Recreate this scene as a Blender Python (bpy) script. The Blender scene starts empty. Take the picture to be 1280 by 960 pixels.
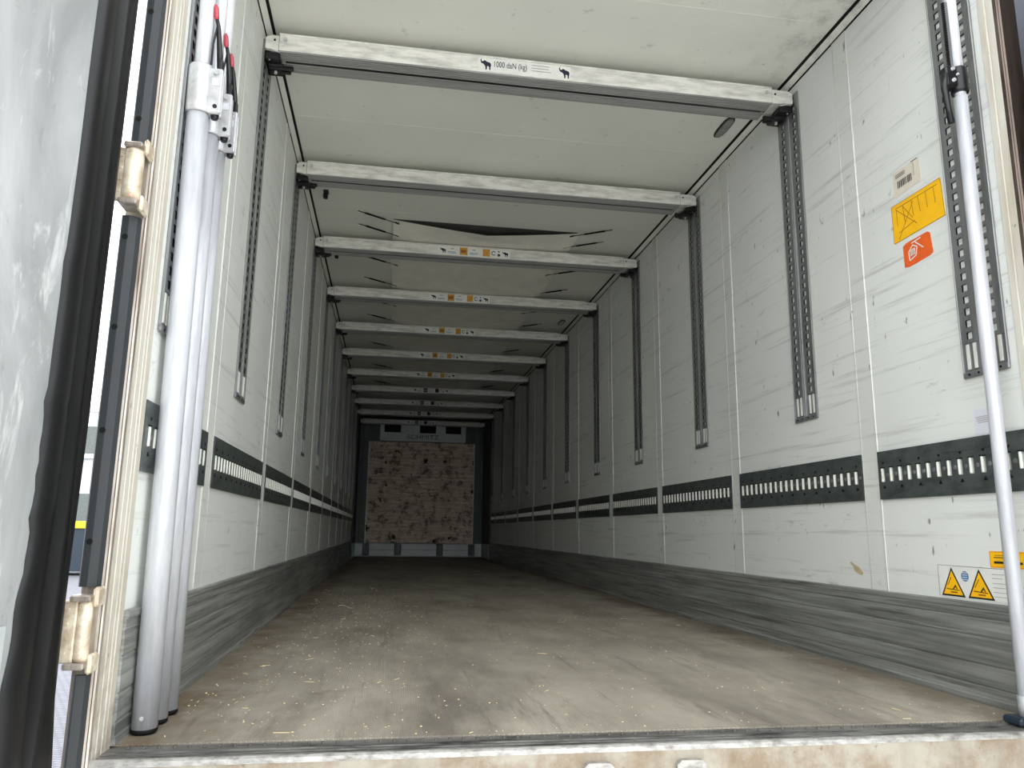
import bpy, math, random
from mathutils import Vector, Matrix
PI = math.pi
random.seed(7)
C = bpy.context.scene.collection
# ---------------------------------------------------------------- camera, world, exposure
YAW, PITCH, ROLL, FPX = 0.157620, 0.191770, 0.0129888, 950.665
CAM = Vector((0.62215, -2.66862, 0.50353))
fw = Vector((math.sin(YAW)*math.cos(PITCH), math.cos(YAW)*math.cos(PITCH), math.sin(PITCH)))
rt = Vector((math.cos(YAW), -math.sin(YAW), 0)); up = rt.cross(fw)
cr, sr = math.cos(ROLL), math.sin(ROLL)
R_, U_ = rt*cr+up*sr, up*cr-rt*sr
cd = bpy.data.cameras.new('camera'); cam = bpy.data.objects.new('camera', cd); C.objects.link(cam)
cd.sensor_width = 36; cd.lens = FPX/1280*36; cd.clip_start = .02; cd.clip_end = 300
M = Matrix((R_, U_, -fw)).transposed().to_4x4(); M.translation = CAM; cam.matrix_world = M
sc = bpy.context.scene; sc.camera = cam
sc.view_settings.view_transform = 'Standard'; sc.view_settings.look = 'None'
sc.view_settings.gamma = 1; sc.view_settings.use_curve_mapping = False
sc.view_settings.exposure = 0.0
world = bpy.data.worlds.new('overcast_sky'); sc.world = world; world.use_nodes = True
bgn = world.node_tree.nodes['Background']; bgn.inputs[0].default_value = (.945, .975, 1.0, 1); bgn.inputs[1].default_value = 4.2
try:
    sc.cycles.max_bounces = 10; sc.cycles.diffuse_bounces = 6; sc.cycles.use_denoising = True
except Exception: pass

# ---------------------------------------------------------------- dimensions (metres; x right, y into the trailer)
W, H, HW, L = 2.48, 2.677, 2.650, 12.42
P, JW, TK, B1 = 1.178, 0.0996, 0.39, 0.045
ZRT, ZRB, ZK, ZT = 0.822, 0.641, 0.304, 1.013
REAR = -0.77

# ---------------------------------------------------------------- materials
def lin(c):
    return tuple(((v/255)/12.92 if v/255 <= .04045 else ((v/255+.055)/1.055)**2.4) for v in c)
class NT:
    def __init__(s, name, rough=.5, metal=0.0, spec=.5):
        s.m = bpy.data.materials.new(name); s.m.use_nodes = True; s.t = s.m.node_tree; s.b = s.t.nodes['Principled BSDF']
        s.b.inputs['Roughness'].default_value = rough; s.b.inputs['Metallic'].default_value = metal
        s.b.inputs['Specular IOR Level'].default_value = spec
        s.co = s.t.nodes.new('ShaderNodeTexCoord').outputs['Object']
    def n(s, kind, **kw):
        nd = s.t.nodes.new(kind)
        for k, v in kw.items():
            if k in nd.inputs: 
                if hasattr(v, 'is_linked') or isinstance(v, bpy.types.NodeSocket): s.t.links.new(v, nd.inputs[k])
                else: nd.inputs[k].default_value = v
            else: setattr(nd, k, v)
        return nd
    def mapp(s, scale=(1, 1, 1), rot=(0, 0, 0)):
        return s.n('ShaderNodeMapping', Vector=s.co, Scale=scale, Rotation=rot).outputs[0]
    def noise(s, scale=5, detail=4, rough=.55, vec=None, sc3=(1, 1, 1), rot=(0, 0, 0), dist=0):
        v = vec or s.mapp(sc3, rot)
        return s.n('ShaderNodeTexNoise', Vector=v, Scale=scale, Detail=detail, Roughness=rough, Distortion=dist).outputs['Fac']
    def ramp(s, fac, a, b, ca=0.0, cb=1.0):
        nd = s.n('ShaderNodeMapRange', Value=fac); nd.inputs[1].default_value = a; nd.inputs[2].default_value = b
        nd.inputs[3].default_value = ca; nd.inputs[4].default_value = cb
        return nd.outputs[0]
    def mul(s, a, b):
        nd = s.t.nodes.new('ShaderNodeMath'); nd.operation = 'MULTIPLY'
        for i, v in enumerate((a, b)):
            if isinstance(v, (int, float)): nd.inputs[i].default_value = v
            else: s.t.links.new(v, nd.inputs[i])
        return nd.outputs[0]
    def add(s, a, b):
        o = s.mul(a, b); o.node.operation = 'ADD'; return o
    def mix(s, fac, a, b):
        nd = s.t.nodes.new('ShaderNodeMix'); nd.data_type = 'RGBA'
        for i, v in ((0, fac), (6, a), (7, b)):
            if isinstance(v, (int, float)): nd.inputs[i].default_value = v
            elif isinstance(v, tuple): nd.inputs[i].default_value = (*v[:3], 1)
            else: s.t.links.new(v, nd.inputs[i])
        return nd.outputs[2]
    def sep(s):
        return s.n('ShaderNodeSeparateXYZ', Vector=s.co).outputs
    def col(s, v):
        if isinstance(v, tuple): s.b.inputs['Base Color'].default_value = (*v, 1)
        else: s.t.links.new(v, s.b.inputs['Base Color'])
    def rough(s, v): s.t.links.new(v, s.b.inputs['Roughness'])
    def bump(s, h, strength=.3, dist=.002):
        nd = s.n('ShaderNodeBump', Height=h, Strength=strength, Distance=dist); s.t.links.new(nd.outputs[0], s.b.inputs['Normal'])
def simple(name, rgb, rough=.5, metal=0., var=.12, scale=14, spec=.5, sc3=(1, 1, 1)):
    t = NT(name, rough, metal, spec); c = lin(rgb)
    n = t.noise(scale, 5, .6, sc3=sc3)
    t.col(t.mix(t.ramp(n, .3, .7), tuple(v*(1-var) for v in c), tuple(min(1, v*(1+var)) for v in c)))
    return t.m

def wall_mat(name, rgb, side=True):
    t = NT(name, .42, 0, .35); c = lin(rgb); dark = tuple(v*.42 for v in c)
    base = t.mix(t.ramp(t.noise(1.3, 5, .6), .3, .7), tuple(v*.93 for v in c), c)
    # long horizontal faint scuff lines
    h = t.ramp(t.noise(3, 6, .65, sc3=(1, .45, 13)), .55, .70)
    base = t.mix(t.mul(h, .45), base, dark)
    # diagonal scratches
    d = t.ramp(t.noise(2.2, 7, .7, sc3=(1, 1.8, 7), rot=(.45, 0, 0)), .645, .72)
    base = t.mix(t.mul(d, .7), base, dark)
    # dark specks
    s_ = t.ramp(t.noise(26, 3, .5, sc3=(1, 1, .5)), .70, .76)
    s5 = t.ramp(t.noise(5.5, 7, .75, sc3=(1, 1, 3.2), rot=(.25, 0, 0)), .64, .72); base = t.mix(t.mul(s5, .5), base, dark)
    base = t.mix(t.mul(s_, .8), base, tuple(v*.18 for v in c))
    # hairline cracks
    v = t.n('ShaderNodeTexNoise', Vector=t.mapp((1, .5, 1.6)), Scale=4.5, Detail=2, Roughness=.5, Distortion=1.2).outputs['Fac']
    w = t.n('ShaderNodeMath', operation='ABSOLUTE'); t.t.links.new(t.add(v, -.5), w.inputs[0])
    cr_ = t.mul(t.ramp(w.outputs[0], 0, .0035, 1, 0), t.ramp(t.noise(2.1, 3), .56, .62))
    base = t.mix(t.mul(cr_, .5), base, tuple(v*.3 for v in c))
    t.col(base); t.bump(t.noise(7, 5, .6), .12, .004)
    t.rough(t.ramp(t.noise(4, 4), .3, .7, .36, .6))
    return t.m
M_WALL = wall_mat('white_grp_wall', (224, 226, 221))
M_JOINT = wall_mat('panel_joint_cover', (218, 220, 214))
def ceil_mat():
    t = NT('ceiling_panel', .5, 0, .3); c = lin((228, 228, 220)); base = t.mix(t.ramp(t.noise(1.6, 5), .3, .7), tuple(v*.92 for v in c), c)
    s_ = t.ramp(t.noise(9, 6, .7, sc3=(1, 1.3, 1)), .63, .72); base = t.mix(t.mul(s_, .45), base, tuple(v*.35 for v in c))
    s2 = t.ramp(t.noise(34, 3, .5, sc3=(.6, 1, 1)), .72, .77); base = t.mix(t.mul(s2, .6), base, tuple(v*.25 for v in c))
    x, y, z = t.sep()[0:3]
    e = t.mul(t.ramp(x, 2.05, 2.45), t.mul(t.ramp(t.noise(10, 6, .7), .48, .7), t.ramp(y, 1.2, -.3)))
    base = t.mix(t.mul(e, .8), base, tuple(v*.25 for v in c))
    t.col(base); t.bump(t.noise(8, 4), .1, .003); return t.m
M_CEIL = ceil_mat()
def floor_mat():
    t = NT('worn_trailer_floor', .62, 0, .3)
    a, b_, d = lin((180, 172.5, 157)), lin((148, 140.5, 127)), lin((92, 85, 76))
    base = t.mix(t.ramp(t.noise(2.2, 7, .65, sc3=(1.3, .6, 1)), .35, .65), b_, a)
    base = t.mix(t.mul(t.ramp(t.noise(1.1, 6, .7, sc3=(1.6, .5, 1)), .5, .68), .65), base, d)
    st = t.ramp(t.noise(4, 7, .7, sc3=(5, .35, 1)), .56, .7); base = t.mix(t.mul(st, .45), base, lin((70, 66, 60)))
    x, y, z = t.sep()[0:3]
    edge = t.ramp(t.add(t.ramp(x, 0, .38, .36, 0), t.mul(t.noise(5, 6, .7), .5)), .38, .52)
    base = t.mix(t.mul(edge, t.ramp(t.noise(3, 6, .7), .35, .62, .15, .75)), base, lin((108, 88, 64)))
    edge2 = t.ramp(t.add(t.ramp(x, 2.1, 2.48, 0, .36), t.mul(t.noise(5, 6, .7), .5)), .40, .55)
    base = t.mix(t.mul(edge2, .6), base, lin((96, 80, 60)))
    rust = t.ramp(t.noise(3.2, 5, .6), .66, .74); base = t.mix(t.mul(rust, .5), base, lin((120, 84, 52)))
    sp = t.ramp(t.noise(60, 2, .5), .70, .76); base = t.mix(t.mul(sp, .55), base, lin((206, 196, 168)))
    sp2 = t.ramp(t.noise(44, 3, .5, sc3=(1, 1.1, 1)), .70, .76); base = t.mix(t.mul(sp2, .6), base, lin((58, 50, 42)))
    w1 = t.n('ShaderNodeTexWave', Vector=t.mapp((1, 1, 1), (0, 0, .95)), Scale=42, Distortion=.3).outputs['Fac']
    w2 = t.n('ShaderNodeTexWave', Vector=t.mapp((1, 1, 1), (0, 0, -.95)), Scale=42, Distortion=.3).outputs['Fac']
    ww = t.mul(w1, w2); base = t.mix(t.ramp(ww, .0, .25, .36, 0), base, lin((60, 56, 50)))
    t.col(base); t.bump(t.add(ww, t.mul(t.noise(30, 4), .5)), .45, .003); t.rough(t.ramp(t.noise(3, 5), .35, .65, .5, .8)); return t.m
M_FLOOR = floor_mat()
def kick_mat(name, rgb, dk):
    t = NT(name, .42, .25, .5); c, d = lin(rgb), lin(dk)
    base = t.mix(t.ramp(t.noise(2.5, 7, .7, sc3=(1, .35, 14)), .38, .64), d, c)
    s_ = t.ramp(t.noise(2.6, 7, .75, sc3=(1, .5, 26), rot=(.08, 0, 0)), .60, .66); base = t.mix(t.mul(s_, .7), base, tuple(v*1.35 for v in c)); s6 = t.ramp(t.noise(2.9, 8, .75, sc3=(1, .4, 18), rot=(-.05, 0, 0)), .57, .63); base = t.mix(t.mul(s6, .75), base, tuple(v*.4 for v in d))
    k = t.ramp(t.noise(1.2, 5, .6, sc3=(1, .5, 3)), .55, .7); base = t.mix(t.mul(k, .6), base, tuple(v*.5 for v in d))
    t.col(base); t.bump(t.noise(6, 6, .7, sc3=(1, .3, 20)), .2, .002); t.rough(t.ramp(t.noise(5, 5, sc3=(1, .3, 6)), .3, .7, .3, .6)); return t.m
M_KICK = kick_mat('scuffed_aluminium_kick_plate', (164, 165, 160), (106, 108, 104))
def metal_mat(name, rgb, dk, rough=.35, metal=.6, sc3=(1, 1, 1), scale=8, amt=.7):
    t = NT(name, rough, metal); c, d = lin(rgb), lin(dk)
    base = t.mix(t.mul(t.ramp(t.noise(scale, 6, .68, sc3=sc3), .42, .66), amt), c, d)
    t.col(base); t.bump(t.noise(scale*3, 4), .08, .001); return t.m
M_ALU = metal_mat('beam_aluminium', (232, 230, 223), (160, 158, 152), .45, .12, (.6, 3, 3), 9, .75)
M_ALUD = metal_mat('beam_ribbed_underside', (158, 158, 155), (124, 124, 121), .5, .2, (.3, 6, 3), 5)
M_TRACK = metal_mat('galvanised_track', (138, 140, 140), (98, 100, 101), .4, .5, (3, 3, .4), 9)
M_RAIL = metal_mat('dark_galvanised_rail', (92, 99, 97), (60, 67, 66), .4, .45, (1, 1, 2), 12, .8)
M_LIP = simple('pale_zinc', (222, 223, 214), .35, .1, .06)
M_POLE = metal_mat('pole_aluminium', (198, 200, 205), (150, 152, 158), .36, .15, (4, 4, .5), 7, .55)
M_POLEL = metal_mat('pale_pole_aluminium', (220, 222, 227), (180, 182, 190), .3, .2, (4, 4, .5), 7, .4)
M_CAST = metal_mat('cast_aluminium', (200, 201, 203), (140, 141, 143), .38, .35, (1, 1, 1), 14, .6)
M_BLK = simple('black_rubber', (17, 17, 18), .4, 0, .3, 18, .3, (1, 1, .2))
M_BLKM = simple('black_coated_metal', (28, 28, 30), .35, .3, .2)
M_DKRUB = simple('dark_grey_guard_rubber', (46, 49, 51), .5, 0, .16, 9, .3, (1, 1, .3))
M_GASK_SHADE = simple('black_gasket_and_slot_shade', (14, 14, 14), .7, 0, .1, 8, .2)
def door_mat():
    t = NT('dirty_white_door_skin', .5, 0, .35); c = lin((182, 185, 185)); g = lin((142, 145, 145))
    base = t.mix(t.ramp(t.noise(2.1, 7, .6, sc3=(1, 1.4, .8), dist=.6), .36, .68), g, c)
    base = t.mix(t.mul(t.ramp(t.noise(5, 7, .7, sc3=(1, 2.4, .8), dist=1), .55, .68), .5), base, lin((240, 242, 242)))
    base = t.mix(t.mul(t.ramp(t.noise(11, 6, .7, dist=1.5), .60, .68), .45), base, lin((130, 130, 130)))
    t.col(base); t.bump(t.noise(9, 6, .7), .3, .003); return t.m
M_DOOR = door_mat()
def cream_mat(name='dirty_cream_post', a=(198, 194, 182), b=(164, 151, 130)):
    t = NT(name, .5, 0, .35); c, d = lin(a), lin(b)
    base = t.mix(t.ramp(t.noise(3, 6, .6, sc3=(4, 4, .6)), .45, .75), c, d)
    x, y, z = t.sep()[0:3]
    e = t.mul(t.ramp(z, .5, 0), t.ramp(t.noise(8, 6, .7), .42, .62)); base = t.mix(t.mul(e, .7), base, lin((112, 88, 62)))
    s_ = t.ramp(t.noise(30, 4, .6), .66, .72); base = t.mix(t.mul(s_, .7), base, lin((110, 86, 66)))
    t.col(base); t.bump(t.noise(14, 5), .2, .002); return t.m
M_CREAM = cream_mat(); M_RIVET = simple('dull_rivet', (92, 90, 86), .55, .2, .1); M_SILLF = cream_mat('dirty_painted_sill', (152, 146, 133), (124, 115, 100))
M_FRAME = metal_mat('bare_steel_frame', (186, 178, 168), (120, 106, 94), .35, .5, (5, 5, .4), 8, .9)
M_FRAMED = metal_mat('dark_brown_steel', (98, 86, 78), (58, 48, 42), .22, .7, (5, 5, .4), 8, .9)  # darker, browner version of the frame steel for the right post
M_SILL = metal_mat('worn_sill_metal', (150, 148, 144), (72, 70, 68), .32, .6, (1, 4, 4), 6, 1)
M_SILLB = metal_mat('polished_sill_edge', (172, 170, 165), (100, 94, 86), .45, .3, (4, 8, 8), 6, .8)
M_CLOTH = simple('cream_fabric', (238, 236, 226), .85, 0, .08, 5, .1)
M_DARKF = simple('dark_grey_front_frame', (66, 76, 76), .5, .1, .1)
M_FRPL = simple('grey_painted_plate', (186, 193, 193), .45, .1, .1, 7)
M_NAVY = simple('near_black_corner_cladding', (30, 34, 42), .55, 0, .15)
M_WHITE = simple('white_sticker', (226, 226, 220), .45, 0, .05)
M_INK = simple('dark_blue_ink', (22, 24, 52), .5, 0, .05)
M_BLACKI = simple('black_ink', (30, 28, 28), .5, 0, .05)
M_YEL = simple('yellow_sticker', (250, 190, 20), .4, 0, .06)
M_ORG = simple('orange_sticker', (232, 98, 34), .45, 0, .12, 30)
M_AMBI = simple('orange_print', (206, 150, 60), .45, 0, .2, 60)
M_BLUEI = simple('blue_print', (70, 120, 168), .45, 0, .1)
M_GREYI = simple('grey_print', (150, 150, 150), .5, 0, .1)
M_PENCIL = simple('pencil_brown_line', (150, 96, 20), .6, 0, .1)
M_PAPER = simple('faded_beige_label', (214, 206, 190), .6, 0, .08, 25)
M_GAPSHADE = simple('charcoal_gap_shade', (74, 74, 72), .8, 0, .1)
M_SCRAP = simple('torn_tan_paper', (190, 172, 140), .7, 0, .3, 60)
M_PALEL = simple('pale_lilac_label', (214, 214, 222), .5, 0, .05)
M_RED = simple('faded_red_grip', (176, 60, 72), .4, 0, .15)
M_STRAW = simple('straw', (218, 200, 160), .7, 0, .25, 3)
def ply_mat():
    t = NT('weathered_slatted_panel', .6, .1, .3); a, b, d = lin((248, 236, 214)), lin((200, 180, 160)), lin((34, 28, 25))
    base = t.mix(t.ramp(t.noise(3, 7, .7, sc3=(1, 1, 9)), .36, .64), b, a)
    base = t.mix(t.mul(t.ramp(t.noise(2.4, 7, .75, sc3=(2, 1, 2.6)), .50, .60), .85), base, lin((96, 78, 72)))
    base = t.mix(t.ramp(t.noise(5.5, 5, .6, sc3=(1, 1, 1)), .62, .66), base, d)
    base = t.mix(t.mul(t.ramp(t.noise(7, 7, .7, sc3=(1, 1, 7)), .58, .64), .8), base, lin((232, 220, 200)))
    t.col(base); return t.m
M_PLY = ply_mat()
def pave_mat():
    t = NT('block_paved_yard', .7); br = t.n('ShaderNodeTexBrick', Vector=t.mapp((1, 1, 1), (0, 0, .35)), Scale=5)
    br.inputs['Color1'].default_value = (*lin((120, 120, 128)), 1); br.inputs['Color2'].default_value = (*lin((108, 108, 117)), 1)
    br.inputs['Mortar'].default_value = (*lin((66, 66, 74)), 1); br.inputs['Mortar Size'].default_value = .03
    t.col(br.outputs[0]); return t.m
M_PAVE = pave_mat()
M_BLDG = simple('pale_grey_render', (196, 200, 204), .7, 0, .05, 2)
M_GLASSD = simple('dark_window_glass', (84, 92, 90), .15, 0, .2)
M_WFR = simple('white_window_frame', (232, 234, 236), .4, 0, .03)
M_SKIP = simple('dark_blue_painted_steel', (30, 44, 58), .4, .1, .15)
M_SKIPY = simple('yellow_painted_rim', (228, 204, 30), .4, 0, .06)
M_RUST = metal_mat('rusty_cream_hinge', (222, 212, 190), (130, 84, 50), .45, .2, (1, 1, 1), 16, .8)

# ---------------------------------------------------------------- mesh helpers
class MB:
    def __init__(s): s.v = []; s.f = []; s.mi = []; s.ms = []; s.sm = []
    def mat(s, m):
        if m not in s.ms: s.ms.append(m)
        return s.ms.index(m)
    def face(s, pts, m, smooth=False):
        i = len(s.v); s.v += [tuple(p) for p in pts]; s.f.append(tuple(range(i, i+len(pts)))); s.mi.append(s.mat(m)); s.sm.append(smooth)
    def box(s, a, b, m, bev=0):
        x0, x1 = sorted((a[0], b[0])); y0, y1 = sorted((a[1], b[1])); z0, z1 = sorted((a[2], b[2]))
        if bev > 0:
            t = s.mat(m); i = len(s.v); bv = min(bev, (x1-x0)*.45, (y1-y0)*.45, (z1-z0)*.45)
            import itertools
            idx = {}
            for sx, sy, sz in itertools.product((0, 1), repeat=3):
                X, Y, Z = (x0, x1)[sx], (y0, y1)[sy], (z0, z1)[sz]; dx, dy, dz = (bv, -bv)[sx], (bv, -bv)[sy], (bv, -bv)[sz]
                for ax, p in enumerate(((X, Y+dy, Z+dz), (X+dx, Y, Z+dz), (X+dx, Y+dy, Z))):
                    idx[(sx, sy, sz, ax)] = len(s.v); s.v.append(p)
            def F(*ks):
                s.f.append(tuple(idx[k] for k in ks)); s.mi.append(t); s.sm.append(False)
            for q in (0, 1):
                F((q, 0, 0, 0), (q, 1, 0, 0), (q, 1, 1, 0), (q, 0, 1, 0)); F((0, q, 0, 1), (1, q, 0, 1), (1, q, 1, 1), (0, q, 1, 1)); F((0, 0, q, 2), (1, 0, q, 2), (1, 1, q, 2), (0, 1, q, 2))
                for r in (0, 1):
                    F((q, r, 0, 0), (q, r, 1, 0), (q, r, 1, 1), (q, r, 0, 1))
                    F((q, 0, r, 0), (q, 1, r, 0), (q, 1, r, 2), (q, 0, r, 2))
                    F((0, q, r, 1), (1, q, r, 1), (1, q, r, 2), (0, q, r, 2))
                    for w in (0, 1): F((q, r, w, 0), (q, r, w, 1), (q, r, w, 2))
            return
        p = [(x0, y0, z0), (x1, y0, z0), (x1, y1, z0), (x0, y1, z0), (x0, y0, z1), (x1, y0, z1), (x1, y1, z1), (x0, y1, z1)]
        i = len(s.v); s.v += p; k = s.mat(m)
        for q in ((0, 3, 2, 1), (4, 5, 6, 7), (0, 1, 5, 4), (1, 2, 6, 5), (2, 3, 7, 6), (3, 0, 4, 7)):
            s.f.append(tuple(i+j for j in q)); s.mi.append(k); s.sm.append(False)
    def tube(s, pts, r, m, n=12, cap=True):
        pts = [Vector(p) for p in pts]; rs = r if isinstance(r, (list, tuple)) else [r]*len(pts); k = s.mat(m); base = len(s.v)
        d0 = (pts[-1]-pts[0]).normalized(); ref = Vector((0, 0, 1)) if abs(d0.z) < .9 else Vector((1, 0, 0))
        for i, p in enumerate(pts):
            d = (pts[min(i+1, len(pts)-1)]-pts[max(i-1, 0)])
            d = d.normalized() if d.length > 1e-9 else d0
            a = ref.cross(d).normalized(); b = d.cross(a)
            for j in range(n):
                t = 2*PI*j/n; s.v.append(tuple(p+(a*math.cos(t)+b*math.sin(t))*rs[i]))
        for i in range(len(pts)-1):
            for j in range(n):
                a, b = base+i*n+j, base+i*n+(j+1) % n
                s.f.append((a, b, b+n, a+n)); s.mi.append(k); s.sm.append(True)
        if cap:
            for o, rev in ((0, 1), ((len(pts)-1)*n, 0)):
                q = [base+o+j for j in range(n)]; s.f.append(tuple(q[::-1] if rev else q)); s.mi.append(k); s.sm.append(False)
    def extr(s, prof, axis, a, b, m, closed=True, smooth=False, caps=True):
        """prof: list of 2-D points in the two other axes, extruded from a to b along axis"""
        def pt(p, t):
            q = list(p); q.insert(axis, t); return q
        n = len(prof); i = len(s.v); s.v += [tuple(pt(p, a)) for p in prof]+[tuple(pt(p, b)) for p in prof]; k = s.mat(m)
        for j in range(n if closed else n-1):
            s.f.append((i+j, i+(j+1) % n, i+n+(j+1) % n, i+n+j)); s.mi.append(k); s.sm.append(smooth)
        if closed and caps:
            s.f.append(tuple(range(i, i+n))); s.mi.append(k); s.sm.append(False)
            s.f.append(tuple(range(i+2*n-1, i+n-1, -1))); s.mi.append(k); s.sm.append(False)
    def build(s, name, parent=None, off=(0, 0, 0)):
        me = bpy.data.meshes.new(name); me.from_pydata([(v[0]-off[0], v[1]-off[1], v[2]-off[2]) for v in s.v], [], s.f)
        for m in s.ms: me.materials.append(m)
        for p, k, sm in zip(me.polygons, s.mi, s.sm): p.material_index = k; p.use_smooth = sm
        import bmesh
        bm = bmesh.new(); bm.from_mesh(me); bmesh.ops.remove_doubles(bm, verts=bm.verts, dist=1e-5); bmesh.ops.recalc_face_normals(bm, faces=bm.faces); bm.to_mesh(me); bm.free()
        o = bpy.data.objects.new(name, me); C.objects.link(o); o.location = off if parent is None else (0, 0, 0)
        if parent is not None: o.parent = parent
        return o
def struct(o): o['kind'] = 'structure'; return o
def tag(o, label, cat, group=None):
    o['label'] = label; o['category'] = cat
    if group: o['group'] = group
    return o
def empty(name, loc=(0, 0, 0), rz=0):
    o = bpy.data.objects.new(name, None); C.objects.link(o); o.location = loc; o.rotation_euler = (0, 0, rz); o.empty_display_size = .1; return o
def kids(o): return [c for c in bpy.data.objects if c.parent == o]
def copy_tree(o, parent=None):
    c = o.copy(); C.objects.link(c)
    if parent is not None: c.parent = parent
    for ch in kids(o): copy_tree(ch, c)
    return c
def slotted(mb, fr, u0, u1, v0, v1, holes, va, vb, th, m, ms=None):
    """plate in (u,v), w=0..th, with rectangular holes [(ua,ub)] all spanning v in va..vb; fr maps (u,v,w) to xyz"""
    def q(*p): mb.face([fr(*x) for x in p], m)  # m is rebound below for the hole sides
    q((u0, v0, th), (u1, v0, th), (u1, va, th), (u0, va, th)); q((u0, vb, th), (u1, vb, th), (u1, v1, th), (u0, v1, th))
    us = [u0]
    for a, b in holes: us += [a, b]
    us.append(u1)
    for i in range(0, len(us), 2): q((us[i], va, th), (us[i+1], va, th), (us[i+1], vb, th), (us[i], vb, th))
    mm = m; m = ms or m
    for a, b in holes:
        q((a, va, 0), (a, va, th), (a, vb, th), (a, vb, 0)); q((b, va, 0), (b, vb, 0), (b, vb, th), (b, va, th))
        q((a, va, 0), (b, va, 0), (b, va, th), (a, va, th)); q((a, vb, 0), (a, vb, th), (b, vb, th), (b, vb, 0))
    m = mm
    q((u0, v0, 0), (u0, v0, th), (u0, v1, th), (u0, v1, 0)); q((u1, v0, 0), (u1, v1, 0), (u1, v1, th), (u1, v0, th))
    q((u0, v0, 0), (u1, v0, 0), (u1, v0, th), (u0, v0, th)); q((u0, v1, 0), (u0, v1, th), (u1, v1, th), (u1, v1, 0))
def text_obj(name, body, size, m, parent, loc, rot, ext=.0006, sx=1.0, align='LEFT'):
    cu = bpy.data.curves.new(name, 'FONT'); cu.body = body; cu.size = size; cu.extrude = ext; cu.align_x = align; cu.align_y = 'CENTER'
    tmp = bpy.data.objects.new(name, cu); C.objects.link(tmp)
    bpy.context.view_layer.update()
    me = bpy.data.meshes.new_from_object(tmp.evaluated_get(bpy.context.evaluated_depsgraph_get()))
    bpy.data.objects.remove(tmp); me.materials.clear(); me.materials.append(m)
    o = bpy.data.objects.new(name, me); C.objects.link(o); o.parent = parent; o.location = loc; o.rotation_euler = rot; o.scale = (sx, 1, 1)
    return o
ELE = [(.02, .80), (.05, .92), (.14, 1.0), (.11, .90), (.12, .80), (.20, .72), (.28, .76), (.38, .84), (.50, .82), (.58, .74), (.75, .70), (.90, .66), (.99, .54), (1.0, .36), (.95, .30),
       (.95, .02), (.84, .0), (.82, .26), (.74, .34), (.64, .34), (.62, .02), (.50, .0), (.48, .28), (.40, .40), (.32, .50), (.22, .54), (.12, .56), (.05, .68)]
def elephant(mb, x, y, z, w, h, m):
    # triangulated silhouette facing -y, slightly proud of the sticker
    from mathutils.geometry import tessellate_polygon
    pts = [Vector((x+p[0]*w, y, z+p[1]*h)) for p in ELE]
    for t in tessellate_polygon([pts]): mb.face([pts[i] for i in t], m)

# ---------------------------------------------------------------- setting: the trailer body
def yz_wall(name, x, outx, m):
    mb = MB(); mb.box((x, REAR+.005, 0), (outx, 12.55, HW), m); return struct(mb.build(name))
yz_wall('wall_left', 0, -.048, M_WALL); yz_wall('wall_right', W, W+.055, M_WALL)
mb = MB(); mb.box((0, -.628, -.14), (W, 12.55, 0), M_FLOOR); struct(mb.build('floor'))
mb = MB(); mb.box((-.055, REAR, H), (W+.055, 12.6, H+.07), M_CEIL)
for k in range(0, 11): mb.box((.03, k*P+.015, H-.0008), (W-.03, k*P+.018, H+.001), M_CEIL)
mb.box((-.055, REAR, HW), (0, 12.6, H), M_CEIL); mb.box((W, REAR, HW), (W+.055, 12.6, H), M_CEIL)
struct(mb.build('ceiling'))
n_tr = 0
def trim(mb):
    global n_tr; n_tr += 1
    return struct(mb.build('trim_%d' % n_tr))
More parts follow.
